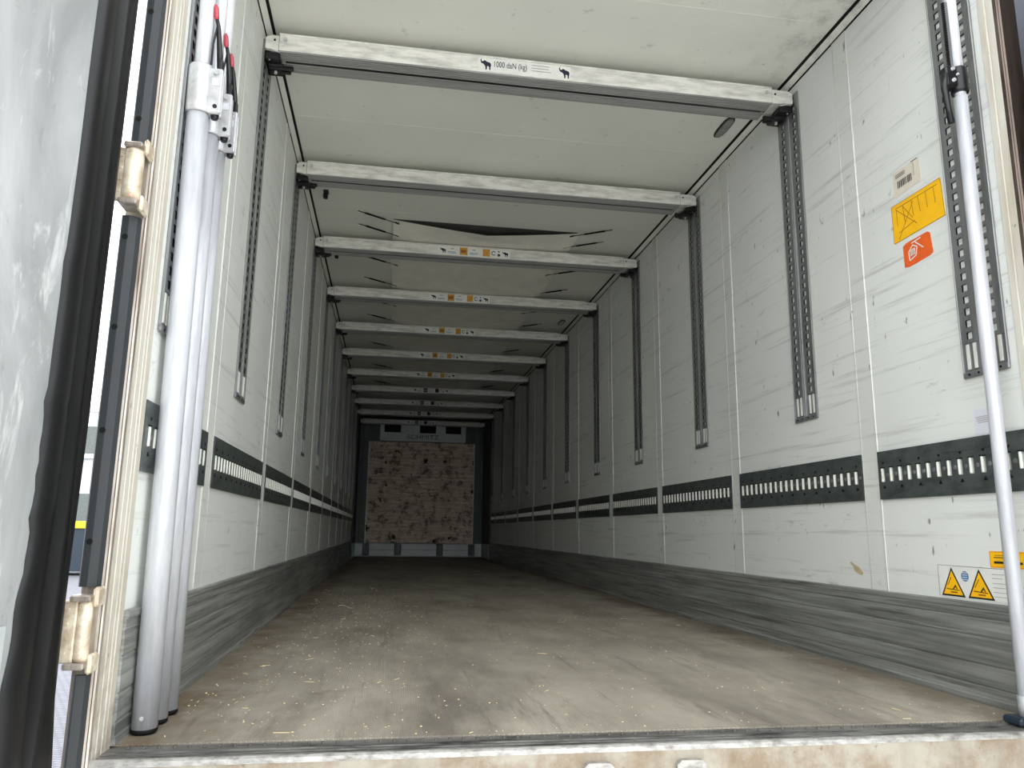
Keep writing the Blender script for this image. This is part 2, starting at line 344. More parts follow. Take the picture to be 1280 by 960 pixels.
for s in (0, 1):
    X = (lambda v: v) if s == 0 else (lambda v: W-v)
    mb = MB(); mb.extr([(X(0), HW-.002), (X(.030), H-.003), (X(.030), H), (X(0), H)], 1, REAR, L, M_CEIL); trim(mb)
    mb = MB(); mb.extr([(X(.026), H-.0075), (X(.036), H-.0055), (X(.038), H), (X(.026), H)], 1, REAR, L, M_GASK_SHADE)
    mb.extr([(X(0), HW-.007), (X(.004), HW-.006), (X(.004), HW), (X(0), HW)], 1, REAR, L, M_GASK_SHADE); trim(mb)
    for k in range(0, 11):
        y0 = k*P+(B1 if s == 0 else 0); y1 = y0+JW
        mb = MB(); mb.box((X(0), y0, ZK), (X(.0025), y1, HW-.006), M_JOINT)
        for y in (y0+.002, y1-.002): mb.tube([(X(.002), y, ZK), (X(.002), y, HW-.008)], .0022, M_JOINT, 6)
        trim(mb)
    # scuff plate
    prof = [(X(0), 0), (X(.016), 0), (X(.016), .018), (X(.012), .022)]
    for z in (.048, .112, .196, .252):
        prof += [(X(.012), z), (X(.0098), z+.003), (X(.0098), z+.006), (X(.013), z+.009)]
    prof += [(X(.013), ZK-.02), (X(.017), ZK-.017), (X(.017), ZK-.004), (X(.013), ZK), (X(0), ZK)]
    mb = MB(); mb.extr(prof, 1, -.64 if s == 0 else -.70, L, M_KICK)
    struct(mb.build('baseboard_left' if s == 0 else 'baseboard_right'))
    # rear corner post: ribbed cream profile and bare metal outer face
    yi = -.64 if s == 0 else -.705
    pr_ = [(X(-.045), REAR)]
    pr_ += [(X(.002), REAR), (X(.006), REAR+.006)]
    y = REAR+.012
    for dy in ((.022, .003), (.03, .004), (.02, .003)):
        if y+dy[0]+.01 < yi: pr_ += [(X(.006), y+dy[0]-.004), (X(.0025), y+dy[0]), (X(.006), y+dy[0]+dy[1])]
        y += dy[0]+dy[1]
    pr_ += [(X(.006), yi-.004), (X(.003), yi), (X(-.045), yi)]
    pr_ = [(a, b) for a, b in pr_]
    mb = MB(); mb.extr(pr_, 2, -.005, H, M_CREAM); trim(mb)
    mb = MB(); ox = -.046 if s == 0 else -.062
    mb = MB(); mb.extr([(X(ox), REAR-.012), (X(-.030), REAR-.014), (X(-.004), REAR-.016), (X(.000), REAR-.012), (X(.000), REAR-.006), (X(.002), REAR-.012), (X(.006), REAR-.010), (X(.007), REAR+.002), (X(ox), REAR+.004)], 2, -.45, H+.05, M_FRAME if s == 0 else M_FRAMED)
    if s == 0:
        trim(mb); mb = MB()
        for a, b in ((ZK, ZRB), (ZRT, HW-.01)): mb.box((0, yi+.001, a), (.0018, -.40, b), M_CREAM)
    else:
        pass; trim(mb)
# header over the doorway
mb = MB(); mb.box((-.06, REAR-.02, H), (W+.06, REAR+.05, H+.10), M_FRAME, .006); trim(mb)
# sill: dark ribbed plate, polished edge, painted face
mb = MB(); mb.box((0, -.752, -.10), (W, -.628, -.004), M_SILL)
for y in (-.738, -.716, -.694): mb.box((0.01, y, -.005), (W-.01, y+.008, -.001), M_SILL)
x = .05
while x < W-.03:
    mb.tube([(x, -.655, -.006), (x, -.655, .0005)], .0042, M_RIVET, 8); x += .034
trim(mb)
mb = MB(); mb.extr([(-.752, -.05), (-.752, .000), (-.756, .002), (-.764, .0015), (-.770, -.002), (-.773, -.008), (-.7735, -.012), (-.7735, -.05)], 0, -.05, W+.05, M_SILLB); trim(mb)
mb = MB(); mb.box((-.06, -.7745, -.32), (W+.06, -.70, -.0125), M_SILLF, .001); trim(mb)

# front bulkhead
mb = MB(); mb.box((0, L, 0), (W, 12.55, H), M_DARKF); struct(mb.build('wall_front'))
mb = MB()
for x0, x1 in ((.03, .09), (.10, .205), (2.28, 2.39), (2.40, 2.46)): mb.box((x0, L-.018, .28), (x1, L-.001, 2.52), M_DARKF, .006)
trim(mb)
t = empty('bulkhead_panel', (1.24, L-.01, .26)); tag(t, 'weathered brown slatted panel with dark stains on the far front wall', 'panel')
mb = MB(); n = 26; z0, z1 = .262, 2.212
for i in range(n):
    a = z0+(z1-z0)*i/n; b = z0+(z1-z0)*(i+1)/n
    mb.extr([(L-.002, a), (L-.022, a+.014), (L-.027, (a+b)/2), (L-.022, b-.014), (L-.002, b)], 0, .215, 2.27, M_PLY)
mb.build('slatted_board', t, (1.24, L-.01, .26))
for a in (.205, 2.268):
    mb = MB(); mb.box((a, L-.028, .262), (a+.013, L-.001, 2.212), M_LIP); mb.build('edge_strip', t, (1.24, L-.01, .26))
t = empty('evaporator_cover', (1.24, L-.05, 2.2)); tag(t, 'grey ventilation cover with raised lettering above the brown slatted front panel', 'ventilation cover')
mb = MB(); mb.box((.41, L-.07, 2.225), (2.09, L-.001, 2.30), M_FRPL, .004); mb.box((.41, L-.07, 2.30), (2.09, L-.001, 2.39), M_FRPL)
for a, b in ((.41, .49), (.81, 1.18), (1.50, 1.69), (2.0, 2.09)): mb.box((a, L-.07, 2.39), (b, L-.001, 2.54), M_FRPL)
mb.box((.41, L-.03, 2.39), (2.09, L-.001, 2.54), M_GASK_SHADE); mb.build('cover_plate', t, (1.24, L-.05, 2.2))
text_obj('lettering', 'SCHMITZ', .125, M_DARKF, t, (1.245-1.24, -.022, 2.305-2.2), (PI/2, 0, 0), .002, 1.2, 'CENTER')
t = empty('bumper_board', (1.24, L-.04, 0)); tag(t, 'pale grey base board with four dark upright brackets under the front panel', 'base board')
mb = MB(); mb.box((.02, L-.05, .004), (W-.02, L-.001, .262), M_FRPL, .02); mb.box((.3, L-.052, .13), (2.2, L-.04, .136), M_DARKF); mb.build('board', t, (1.24, L-.04, 0))
for a in (.175, .775, 1.575, 2.19):
    mb = MB(); mb.box((a, L-.085, .035), (a+.125, L-.045, .252), M_DARKF, .01); mb.box((a+.03, L-.095, .05), (a+.095, L-.083, .235), M_BLKM, .004); mb.build('bracket', t, (1.24, L-.04, 0))
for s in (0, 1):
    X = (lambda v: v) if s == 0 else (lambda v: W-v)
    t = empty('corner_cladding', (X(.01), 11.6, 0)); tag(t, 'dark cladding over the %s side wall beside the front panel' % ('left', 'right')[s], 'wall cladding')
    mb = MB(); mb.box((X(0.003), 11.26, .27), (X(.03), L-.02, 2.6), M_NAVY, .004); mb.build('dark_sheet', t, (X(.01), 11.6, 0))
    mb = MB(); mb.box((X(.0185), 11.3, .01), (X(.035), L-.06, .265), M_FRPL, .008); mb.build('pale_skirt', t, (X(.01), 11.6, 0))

# ---------------------------------------------------------------- doors, seals, hinges
def door(num, sg, X0):
    X = lambda v: X0+sg*v            # v grows towards the inside of the doorway
    d = empty('door_%d' % num, (X(-.05), -.9, 0)); d['kind'] = 'structure'; off = (X(-.05), -.9, 0)
    mb = MB(); mb.box((X(-.135), -2.12, -.02), (X(-.052), -.89, 2.72), M_DOOR, .006); mb.build('door_panel', d, off)
    # rubber seal, worn and torn towards the bottom
    prof = [(-1.062, -.052), (-1.058, -.040), (-1.035, -.034), (-1.005, -.033), (-.990, -.044), (-.978, -.044), (-.968, -.028), (-.955, -.024), (-.944, -.030), (-.936, -.044),
            (-.925, -.044), (-.915, -.033), (-.898, -.031), (-.886, -.037), (-.870, -.046), (-.852, -.056), (-.846, -.075), (-.852, -.135)]
    mb = MB(); n = len(prof); N = 90; k = mb.mat(M_BLK); rnd = random.Random(3)
    tear = [(.52, .012, .02), (.66, .006, .015), (.45, .014, .012), (.74, .010, .02), (.36, .010, .05), (.60, .008, .02), (1.02, .008, .02)]
    for i in range(N+1):
        z = -.03+2.72*(i/N)**1.6
        b = 0
        if sg > 0:
            for tz, ta, tw in tear: b += ta*math.exp(-((z-tz)/tw)**2)
            b += .030*min(1, max(0, (.42-z)/.22))-.016*min(1, max(0, (.10-z)/.10))+.004*math.sin(z*38)*max(0, 1-z/.9)+.0025*math.sin(z*9)
        for j, (y, v) in enumerate(prof):
            f = max(0, 1-j/6)
            wob = .003*math.sin(z*7+j*.7)*max(0, 1-z/1.2)
            low = max(0, .16-z)*(.35 if j > 10 else -.18 if j > 5 else 0)*(1 if sg > 0 else 0)
            mb.v.append((X(v+wob), y-b*f+low*.4, z))
    for i in range(N):
        for j in range(n-1):
            a = i*n+j; mb.f.append((a, a+1, a+1+n, a+n)); mb.mi.append(k); mb.sm.append(True)
    mb.build('rubber_seal', d, off)
    if sg > 0:
        mb = MB(); mb.box((X(-.0515), -1.35, .06), (X(-.048), -1.112, .325), M_FRPL, .001); mb.build('corner_plate', d, off)
        mb = MB(); mb.tube([(X(-.05), -1.165, .295), (X(-.040), -1.165, .295)], .012, M_AMBI, 16); mb.tube([(X(-.045), -1.165, .295), (X(-.036), -1.165, .295)], .006, M_RUST, 10); mb.build('bolt', d, off)
    return d
door(1, 1, 0); door(2, -1, W)
def hinge(z0, z1, s, label, kr=.022, kx=-.024):
    X = (lambda v: v) if s == 0 else (lambda v: W-v)
    t = empty('door_hinge', (X(-.025), -.83, z0)); tag(t, label, 'hinge', 'door hinges'); off = (X(-.025), -.83, z0)
    mb = MB(); mb.tube([(X(kx), -.826, z0), (X(kx), -.826, z0+.01), (X(kx), -.826, z1-.01), (X(kx), -.826, z1)], [kr-.003, kr, kr, kr-.003], M_RUST, 20); mb.build('knuckle', t, off)
    mb = MB(); mb.box((X(-.16), -.838, z0), (X(-.03), -.822, z1), M_RUST, .003)
    for i in range(4): mb.box((X(-.12), -.841, z0+.02+i*.03), (X(-.045), -.837, z0+.025+i*.03), M_RUST)
    mb.build('leaf', t, off)
    for zz in (z0-.012, z1-.002):
        mb = MB(); mb.box((X(-.045), -.85, zz), (X(-.002), -.79, zz+.014), M_FRAME, .003); mb.box((X(-.004), -.835, zz-.012), (X(.008), -.785, zz+.03), M_RUST, .006); mb.build('lug', t, off)
hinge(.215, .345, 0, 'rusty cream door hinge near the floor beside the left door seal', .015, -.017)
hinge(1.272, 1.408, 0, 'cream door hinge at head height beside the left door seal')
def guard(z0, z1, label, holes, xl=-.046):
    t = empty('hinge_guard', (-.03, -.80, z0)); tag(t, label, 'guard strip', 'black rubber guard strips beside the left door'); off = (-.03, -.80, z0)
    mb = MB(); mb.extr([(xl, -.786), (xl, -.803), (xl+.004, -.808), (-.026, -.810), (-.020, -.806), (-.010, -.800), (-.004, -.790), (-.004, -.786)], 2, z0, z1, M_DKRUB); mb.build('strip', t, off)
    for z in holes:
        mb = MB(); mb.tube([(-.031, -.800, z), (-.031, -.8108, z)], .0068, M_GASK_SHADE, 16); mb.build('bolt_hole', t, off)
guard(.372, 1.245, 'black rubber guard strip with bolt holes between the two left door hinges', (.47, .72, .965, 1.19))
guard(1.43, 2.62, 'black rubber guard strip above the upper left door hinge', (1.50, 1.80, 2.12))
guard(-.42, .185, 'black rubber guard strip below the lower left door hinge', (-.1,), -.034)
for a, b, z in ((1.102, 1.182, 0), (1.333, 1.412, 1)):
    t = empty('lock_keeper', ((a+b)/2, -.81, -.06)); tag(t, 'small worn metal lock keeper on the sill face, %s one of the pair' % ('left', 'right')[z], 'lock keeper', 'lock keepers on the sill'); off = ((a+b)/2, -.81, -.06)
    mb = MB(); mb.extr([(a, -.09), (a+.003, -.042), (a+.014, -.032), (b-.014, -.032), (b-.003, -.042), (b, -.09)], 1, -.790, -.774, M_SILLB); mb.build('plate', t, off)
    mb = MB(); mb.tube([((a+b)/2, -.782, -.06), ((a+b)/2, -.798, -.06)], .008, M_FRAME, 12); mb.build('bolt', t, off)

# ---------------------------------------------------------------- cross beams
ORD = ['first', 'second', 'third', 'fourth', 'fifth', 'sixth', 'seventh', 'eighth', 'ninth', 'tenth', 'eleventh', 'twelfth']
def lines(mb, x, z, w, n, dz, y, m, h=.0025):
    for i in range(n): mb.box((x, y, z-i*dz), (x+w*random.uniform(.75, 1), y-.0002, z-i*dz+h), m)
def sticker_small(t, off, kind='orange'):
    mb = MB(); y = .4195; z0, z1 = 2.545, 2.612
    mb.box((.905, y, z0), (1.46, .421, z1), M_WHITE)
    elephant(mb, .925, y-.0006, 2.556, .045, .045, M_INK); elephant(mb, 1.40, y-.0006, 2.556, .045, .045, M_INK)
    y -= .0004
    AM, PN = (M_AMBI, M_PENCIL) if kind == 'orange' else (M_BLACKI, M_GREYI)
    mb.box((1.075, y, 2.549), (1.135, y-.0003, 2.608), AM); mb.box((1.25, y, 2.549), (1.305, y-.0003, 2.608), AM)
    mb.box((1.083, y-.0004, 2.565), (1.125, y-.0006, 2.59), PN)
    for x in (.985, 1.15): lines(mb, x, 2.566, .075, 2, .009, y, M_BLUEI, .004); mb.box((x+.02, y, 2.59), (x+.045, y-.0003, 2.597), M_GREYI)
    for i in range(10):
        a0, a1 = .6+i*.5, .6+(i+1)*.5
        mb.face([(1.333+math.cos(a)*r, y-.0005, 2.579+math.sin(a)*r) for a, r in ((a0, .018), (a1, .018), (a1, .012), (a0, .012))], M_INK)
    mb.tube([(1.373, y+.0005, 2.566), (1.373, y-.0006, 2.566)], .011, M_INK, 12); mb.tube([(1.373, y+.0005, 2.594), (1.373, y-.0006, 2.594)], .006, M_INK, 12)
    o = mb.build('sticker', t, off); o['label'] = 'white sticker with two small dark elephants and %s squares' % ('orange' if kind == 'orange' else 'dark')
def sticker_big(t, off):
    mb = MB(); y = .4195
    mb.box((.940, y, 2.546), (1.368, .421, 2.616), M_WHITE)
    elephant(mb, .948, y-.0006, 2.552, .050, .056, M_INK); elephant(mb, 1.312, y-.0006, 2.551, .050, .056, M_INK)
    lines(mb, 1.185, 2.598, .10, 3, .014, y-.0002, M_GREYI, .003)
    o = mb.build('sticker', t, off); o['label'] = 'white load rating sticker with an elephant at each end'
    text_obj('lettering', '1000 daN (kg)', .041, M_INK, o, (1.007-off[0], .4185-off[1], 2.583-off[2]), (PI/2, 0, 0), .0003, .66)
def beam(k, big):
    off = (1.24, .498, 2.577)
    t = empty('cross_beam', off)
    ya, yb, z0, z1, xa, xb = .42, .576, 2.536, 2.621, .07, 2.36
    prof = [(ya, z0+.004), (ya, z1-.010), (ya-.004, z1-.008), (ya-.004, z1), (ya+.012, z1), (yb-.012, z1), (yb, z1-.004), (yb, z0+.004)]
    mb = MB(); mb.extr(prof, 0, xa, xb, M_ALU, closed=False); mb.face([(xa, *p) for p in prof], M_ALU); mb.face([(xb, *p) for p in prof], M_ALU); mb.build('beam_body', t, off)
    bp = [(yb, z0+.004)]; y = yb
    def ribs(a, b, n):
        out = []; st = (a-b)/n
        for i in range(n): out += [(a-i*st-.001, z0), (a-i*st-st*.62, z0), (a-i*st-st*.7, z0+.006), (a-i*st-st*.95, z0+.006)]
        return out
    bp += ribs(yb, .507, 5)+[(.507, z0+.012), (.491, z0+.012)]+ribs(.491, ya, 5)+[(ya, z0+.004)]
    mb = MB(); mb.extr(bp, 0, xa, xb, M_ALUD, closed=False)
    mb.face([(xa, p[0], p[1]) for p in bp], M_ALUD); mb.face([(xb, p[0], p[1]) for p in bp], M_ALUD)
    mb.box((xa+.02, .4915, z0+.0015), (xb-.02, .5065, z0+.0125), M_BLKM); mb.build('ribbed_underside', t, off)
    for sd in (0, 1):
        X = (lambda v: v) if sd == 0 else (lambda v: W-v)
        e = .07 if sd == 0 else .12
        mb = MB(); mb.extr([(X(.012), 2.548), (X(e), 2.540), (X(e), 2.612), (X(.035), 2.614), (X(.012), 2.60)], 1, .424, .572, M_ALU)
        mb.box((X(e-.002), .4225, 2.540), (X(e+.003), .4262, 2.614), M_GASK_SHADE); mb.tube([(X(e+.025), .4165, 2.592), (X(e+.025), .421, 2.592)], .009, M_CAST, 12); mb.tube([(X(e-.02), .422, 2.59), (X(e-.02), .4245, 2.59)], .005, M_GASK_SHADE, 10)
        mb.build('end_bracket', t, off)
        mb = MB(); mb.box((X(.010), .432, 2.508), (X(.075), .575, 2.540), M_BLKM, .006); mb.box((X(.012), .44, 2.545), (X(.05), .56, 2.552), M_BLKM, .002)
        mb.tube([(X(.03), .445, 2.535), (X(.03), .445, 2.505)], .004, M_CAST, 8); mb.tube([(X(.045), .53, 2.515), (X(.045), .53, 2.495)], .007, M_CAST, 8)
        mb.box((X(.02), .47, 2.498), (X(.085), .488, 2.512), M_BLKM, .004); mb.box((X(.02), .50, 2.502), (X(.125), .517, 2.522), M_BLKM, .004); mb.box((X(.06), .535, 2.505), (X(.11), .55, 2.53), M_BLKM, .004)
        mb.tube([(X(.015), .428, 2.552), (X(.05), .425, 2.540), (X(.075), .43, 2.535)], .003, M_CAST, 6); mb.build('latch', t, off)
    if big is True: sticker_big(t, off)
    elif big is not None: sticker_small(t, off, big)
    return t, off
BL = ['pale aluminium cross beam nearest the doors with the large load rating sticker',
      'pale aluminium cross beam second from the doors without any sticker']
t, off = beam(0, True); tag(t, BL[0], 'beam', 'cross beams under the ceiling')
t, off = beam(1, None); t.location.y = off[1]+P; tag(t, BL[1], 'beam', 'cross beams under the ceiling')
proto, off = beam(2, 'orange'); proto.location.y = off[1]+2*P
proto2, off = beam(7, 'dark')
for k in range(2, 11):
    o = proto if k == 2 else proto2 if k == 7 else copy_tree(proto if k < 7 else proto2); o.location.y = off[1]+k*P
    tag(o, 'aluminium cross beam under the ceiling, %s beam counted from the doors' % ORD[k] if k < 10 else 'aluminium cross beam farthest from the doors, close to the front wall', 'beam', 'cross beams under the ceiling')

# ---------------------------------------------------------------- vertical deck tracks
def track():
    t = empty('deck_track', (0, 0, ZT)); off = (0, 0, ZT)
    for q in (0, 1):
        u0 = q*.104; u1 = u0+.086; zt = 2.60
        mb = MB(); zb = ZT+.115; holes = []; z = zb+.012
        while z+.024 < zt-.01: holes.append((z, z+.024)); z += .0405
        fr = lambda u, v, w: (w+.002, v+0.0, u)
        slotted(mb, lambda u, v, w: (w+.001, v, u), zb, zt, u0+.006, u1-.006, holes, u0+.031, u0+.054, .0055, M_TRACK, M_GASK_SHADE)  # hole sides coloured black for the shade inside the slots
        for a in (u0, u1-.006): mb.box((0, a, ZT+.01), (.009, a+.006, zt), M_TRACK, .002)
        mb.box((0.0005, u0+.006, ZT+.01), (.004, u1-.006, zb), M_TRACK)
        for a in (u0+.022, u0+.052): mb.box((.003, a, ZT+.028), (.007, a+.012, zb-.004), M_LIP)
        mb.build('track_profile', t, off)
    mb = MB(); mb.box((0, 0, ZT), (.010, .19, ZT+.02), M_TRACK, .003)
    for a in (.03, .07, .12, .16): mb.tube([(.008, a, ZT+.010), (.0115, a, ZT+.010)], .004, M_GASK_SHADE, 8)
    mb.build('end_cap', t, off)
    return t
tp = track(); first = True
for s in (1, 0):
    for k in range(-1, 10):
        o = tp if first else copy_tree(tp); first = False
        if s == 1: o.location = (W, TK+k*P+.19 if k >= 0 else -.485, ZT); o.rotation_euler = (0, 0, PI)
        else: o.location = (0, TK+k*P+B1 if k >= 0 else -.60, ZT); o.rotation_euler = (0, 0, 0)
        sd = ('left', 'right')[s]
        lab = ('grey slotted upright track on the %s wall %s' % (sd, ('behind the bundled poles beside the doorway', 'behind the single pole beside the doorway')[s])) if k < 0 else \
              'grey slotted upright track on the %s wall below the %s cross beam from the doors' % (sd, ORD[k])
        tag(o, lab, 'wall track', 'slotted upright tracks on the %s wall' % sd)

# ---------------------------------------------------------------- lashing rails
def rail(length, ph=.03):
    t = empty('lashing_rail', (0, 0, ZRB)); off = (0, 0, ZRB)
    mb = MB(); holes = []; u = ph
    zc = (ZRB+ZRT)/2
    while u+.018 < length-.008: holes.append((u, u+.018)); u += .05
    slotted(mb, lambda u, v, w: (w+.003, u, v), 0, length, ZRB, ZRT, holes, zc-.026, zc+.026, .0045, M_RAIL)
    for z in (zc-.062, zc+.062):
        mb.box((.0075, .012, z-.010), (.0085, length-.012, z+.010), M_RAIL)
    for i, (a, b) in enumerate(holes):
        mb.box((.0075, a-.004, zc+.027), (.010, b+.004, zc+.0295), M_GASK_SHADE)
        if i % 2 == 0:
            mb.extr([(a+.005, zc-.05), (a+.021, zc-.05), (a+.013, zc-.038)], 0, .0075, .0095, M_GASK_SHADE)
            mb.extr([(a+.006, zc+.05), (a+.020, zc+.05), (a+.013, zc+.040)], 0, .0075, .0085, M_GASK_SHADE)
    mb.build('rail_plate', t, off)
    mb = MB()
    for a, b in holes:
        mb.box((.002, a+.001, zc-.0255), (.0120, a+.0095, zc+.0255), M_LIP, .002); mb.box((.002, a+.0145, zc-.022), (.0052, b-.0005, zc+.022), M_LIP)
        if b+.02 < length: mb.tube([(.005, b+.016, zc), (.0078, b+.016, zc), (.0084, b+.016, zc)], [.0075, .0075, .005], M_TRACK, 12)
    mb.build('slot_lip', t, off)
    return t
RP = rail(P-JW); first = True
for s in (1, 0):
    sd = ('left', 'right')[s]
    for k in range(0, 9):
        o = RP if first else copy_tree(RP); first = False
        y0 = k*P+JW+(B1 if s == 0 else 0)
        if s == 1: o.location = (W, y0+(P-JW), ZRB); o.rotation_euler = (0, 0, PI)
        else: o.location = (0, y0, ZRB); o.rotation_euler = (0, 0, 0)
        tag(o, 'dark slotted lashing rail on the %s wall below the %s cross beam from the doors' % (sd, ORD[k]), 'lashing rail', 'slotted lashing rails on the %s wall' % sd)
for s in (1, 0):
    o = rail(.52); sd = ('left', 'right')[s]; y0 = 9*P+JW+(B1 if s == 0 else 0)
    o.location = (W, y0+.52, ZRB) if s else (0, y0, ZRB); o.rotation_euler = (0, 0, PI*s)
    tag(o, 'short dark slotted lashing rail on the %s wall farthest from the doors' % sd, 'lashing rail', 'slotted lashing rails on the %s wall' % sd)
o = rail(.70, .02); o.location = (W, -.002, ZRB); o.rotation_euler = (0, 0, PI); tag(o, 'dark slotted lashing rail crossing behind the single pole at the doorway', 'lashing rail', 'slotted lashing rails on the right wall')
o = rail(.68, .03); o.location = (0, -.637, ZRB); tag(o, 'short dark slotted lashing rail behind the three bundled poles', 'lashing rail', 'slotted lashing rails on the left wall')

# ---------------------------------------------------------------- the poles
def load_pole():
    t = empty('load_bar', (0, 0, 0)); off = (0, 0, 0)
    mb = MB(); mb.tube([(0, 0, .008), (0, 0, 1.67)], .0305, M_POLE, 28); mb.build('lower_tube', t)
    mb = MB(); mb.tube([(0, 0, .0), (0, 0, .004), (0, 0, .012)], [.026, .0315, .0315], M_GASK_SHADE, 24); mb.build('rubber_foot', t)
    mb = MB(); mb.tube([(0, -.0295, .04), (0, -.033, .04)], .005, M_CAST, 10); mb.build('rivet', t)
    mb = MB(); mb.tube([(0, 0, 1.66), (0, 0, 2.60)], .0215, M_POLEL, 24); mb.build('upper_tube', t)
    mb = MB(); mb.tube([(0, 0, 2.60), (0, 0, 2.648)], [.017, .021], M_GASK_SHADE, 20); mb.build('rubber_head', t)
    c = MB(); c.tube([(0, 0, 1.652), (0, 0, 1.658), (0, 0, 1.792), (0, 0, 1.797)], [.0335, .0355, .0355, .0335], M_CAST, 28)
    c.box((.02, -.020, 1.652), (.062, -.006, 1.79), M_CAST, .004); c.box((.02, .006, 1.652), (.060, .020, 1.79), M_CAST, .004); co = c.build('collar', t)
    mb = MB(); mb.tube([(.046, -.0255, 1.775), (.046, .0255, 1.775)], .0075, M_CAST, 14); mb.build('pin', co)
    mb = MB(); mb.tube([(.048, -.0225, 1.672), (.048, .0225, 1.672)], .006, M_BLKM, 12); mb.build('pin', co)
    mb = MB()
    mb.box((.036, -.0215, 1.735), (.054, -.0195, 1.757), M_POLEL); mb.build('stop', co)
    mb = MB(); mb.tube([(.045, 0, 1.655), (.045, 0, 1.642)], [.012, .009], M_BLKM, 12); mb.build('catch', co)
    lv = MB(); lv.tube([(.050, 0, 1.785), (.045, -.002, 1.85), (.036, -.004, 1.93), (.030, -.006, 1.955)], [.009, .0085, .006, .005], M_BLKM, 8)
    lv.box((.044, -.010, 1.785), (.056, .010, 1.83), M_BLKM, .003); lv.tube([(.028, -.016, 1.80), (.028, -.012, 1.87), (.034, -.006, 1.93)], .003, M_BLKM, 6)
    lo = lv.build('lever', t); lo['label'] = 'black clamp lever'
    mb = MB(); mb.tube([(.031, -.006, 1.948), (.029, -.006, 1.957), (.026, -.006, 1.985), (.025, -.006, 1.995)], [.005, .0075, .0075, .004], M_RED, 10); g = mb.build('grip', lo); g['label'] = 'faded red grip on the lever tip'
    return t
lp = load_pole()
for i, (x, y, tilt, lab) in enumerate(((.0475, -.530, 0, 'thick aluminium load pole nearest the open left door, front of the bundle of three'),
                                 (.045, -.430, 0, 'aluminium load pole in the middle of the bundle of three on the left'),
                                 (.044, -.328, 0, 'aluminium load pole at the back of the bundle of three on the left'))):
    o = lp if i == 0 else copy_tree(lp); o.location = (x, y, 0.002); o.rotation_euler = ((.028, .012, .010)[i], (-.003, -.002, -.002)[i], (0, .05, -.04)[i]); tag(o, lab, 'pole', 'aluminium poles bundled at the left wall')
t = empty('locking_bar', (2.392, -.69, 0)); tag(t, 'slim white telescopic locking pole with black ratchet clamp standing by the right wall', 'pole')
mb = MB(); mb.tube([(0, 0, .05), (0, 0, 1.9)], .0200, M_POLE, 24); mb.build('lower_tube', t)
mb = MB(); mb.tube([(0, 0, .02), (0, 0, .075)], .0225, M_CAST, 20); mb.box((-.055, -.035, .001), (.045, .035, .022), M_SKIP, .006); f = mb.build('foot', t); f['label'] = 'dark blue foot plate'
mb = MB(); mb.tube([(0, 0, 1.88), (0, 0, 2.60)], .0168, M_POLEL, 22); mb.build('upper_tube', t)
mb = MB(); mb.tube([(0, 0, 2.60), (0, 0, 2.65)], .022, M_GASK_SHADE, 20); mb.build('head', t)
mb = MB(); mb.tube([(0, 0, 1.912), (0, 0, 1.918), (0, 0, 1.992), (0, 0, 1.998)], [.025, .027, .027, .025], M_BLKM, 24); mb.box((-.058, -.018, 1.925), (-.015, .018, 1.998), M_BLKM, .005)
mb.tube([(-.035, -.024, 1.985), (-.035, .02, 1.985)], .006, M_CAST, 10); mb.tube([(-.035, -.024, 1.945), (-.035, .02, 1.945)], .006, M_CAST, 10); mb.tube([(-.02, -.023, 1.967), (-.02, .02, 1.967)], .004, M_CAST, 10); cl = mb.build('ratchet_clamp', t)
mb = MB(); mb.tube([(-.052, -.004, 1.97), (-.060, -.006, 1.92), (-.056, -.008, 1.85), (-.050, -.008, 1.80)], [.014, .011, .0095, .0105], M_BLKM, 12); mb.build('lever', cl)
mb = MB(); mb.box((-.028, -.005, 1.99), (-.018, .005, 2.24), M_TRACK)
for i in range(31): mb.box((-.034, -.005, 2.0+i*.0078), (-.027, .005, 2.0+i*.0078+.004), M_BLKM)
mb.build('toothed_rack', t)

# ---------------------------------------------------------------- fabric air duct and straps
t = empty('ceiling_tarp', (1.24, 5.5, 2.65)); tag(t, 'cream fabric air duct stretched under the ceiling by short black straps', 'tarp'); off = (1.24, 5.5, 2.65)
mb = MB(); nx, ny = 22, 120; k = mb.mat(M_CLOTH); ya, yb = 2.47, 9.4
for j in range(ny+1):
    y = ya+(yb-ya)*j/ny
    ph = ((y-.498)/P) % 1.0
    dip = .5-.5*math.cos(2*PI*ph)
    for i in range(nx+1):
        u = i/nx; cx = 4*u*(1-u)
        q = min(1, 1.25*cx)**.6
        z = 2.656-q*(.027-.024*math.sin(PI*ph**.62))+.0022*math.sin(23*u+6*y)*math.sin(11*y)*cx+.0016*math.sin(40*u-9*y)*cx
        if y < 2.78:
            e = 2.664-.118*min(u, 1-u)**.9; w_ = (y-ya)/(2.78-ya); w_ = w_*w_*(3-2*w_); z = e*(1-w_)+z*w_
        xl = .565+.008*math.sin(y*5.3); xr = 1.925+.008*math.sin(y*5.3+1)
        mb.v.append((xl+(xr-xl)*u, y+(.02*math.sin(u*PI) if j == 0 else 0), min(z, 2.672)))
for j in range(ny):
    for i in range(nx):
        a = j*(nx+1)+i; mb.f.append((a, a+1, a+nx+2, a+nx+1)); mb.mi.append(k); mb.sm.append(True)
mb.build('fabric_sheet', t, off)
mb = MB(); mb.box((.572, 2.49, 2.6725), (1.918, 9.35, 2.6755), M_GAPSHADE); mb.build('gap_shade_sheet', t, off)  # charcoal sheet standing in for the shade above the duct's front hem
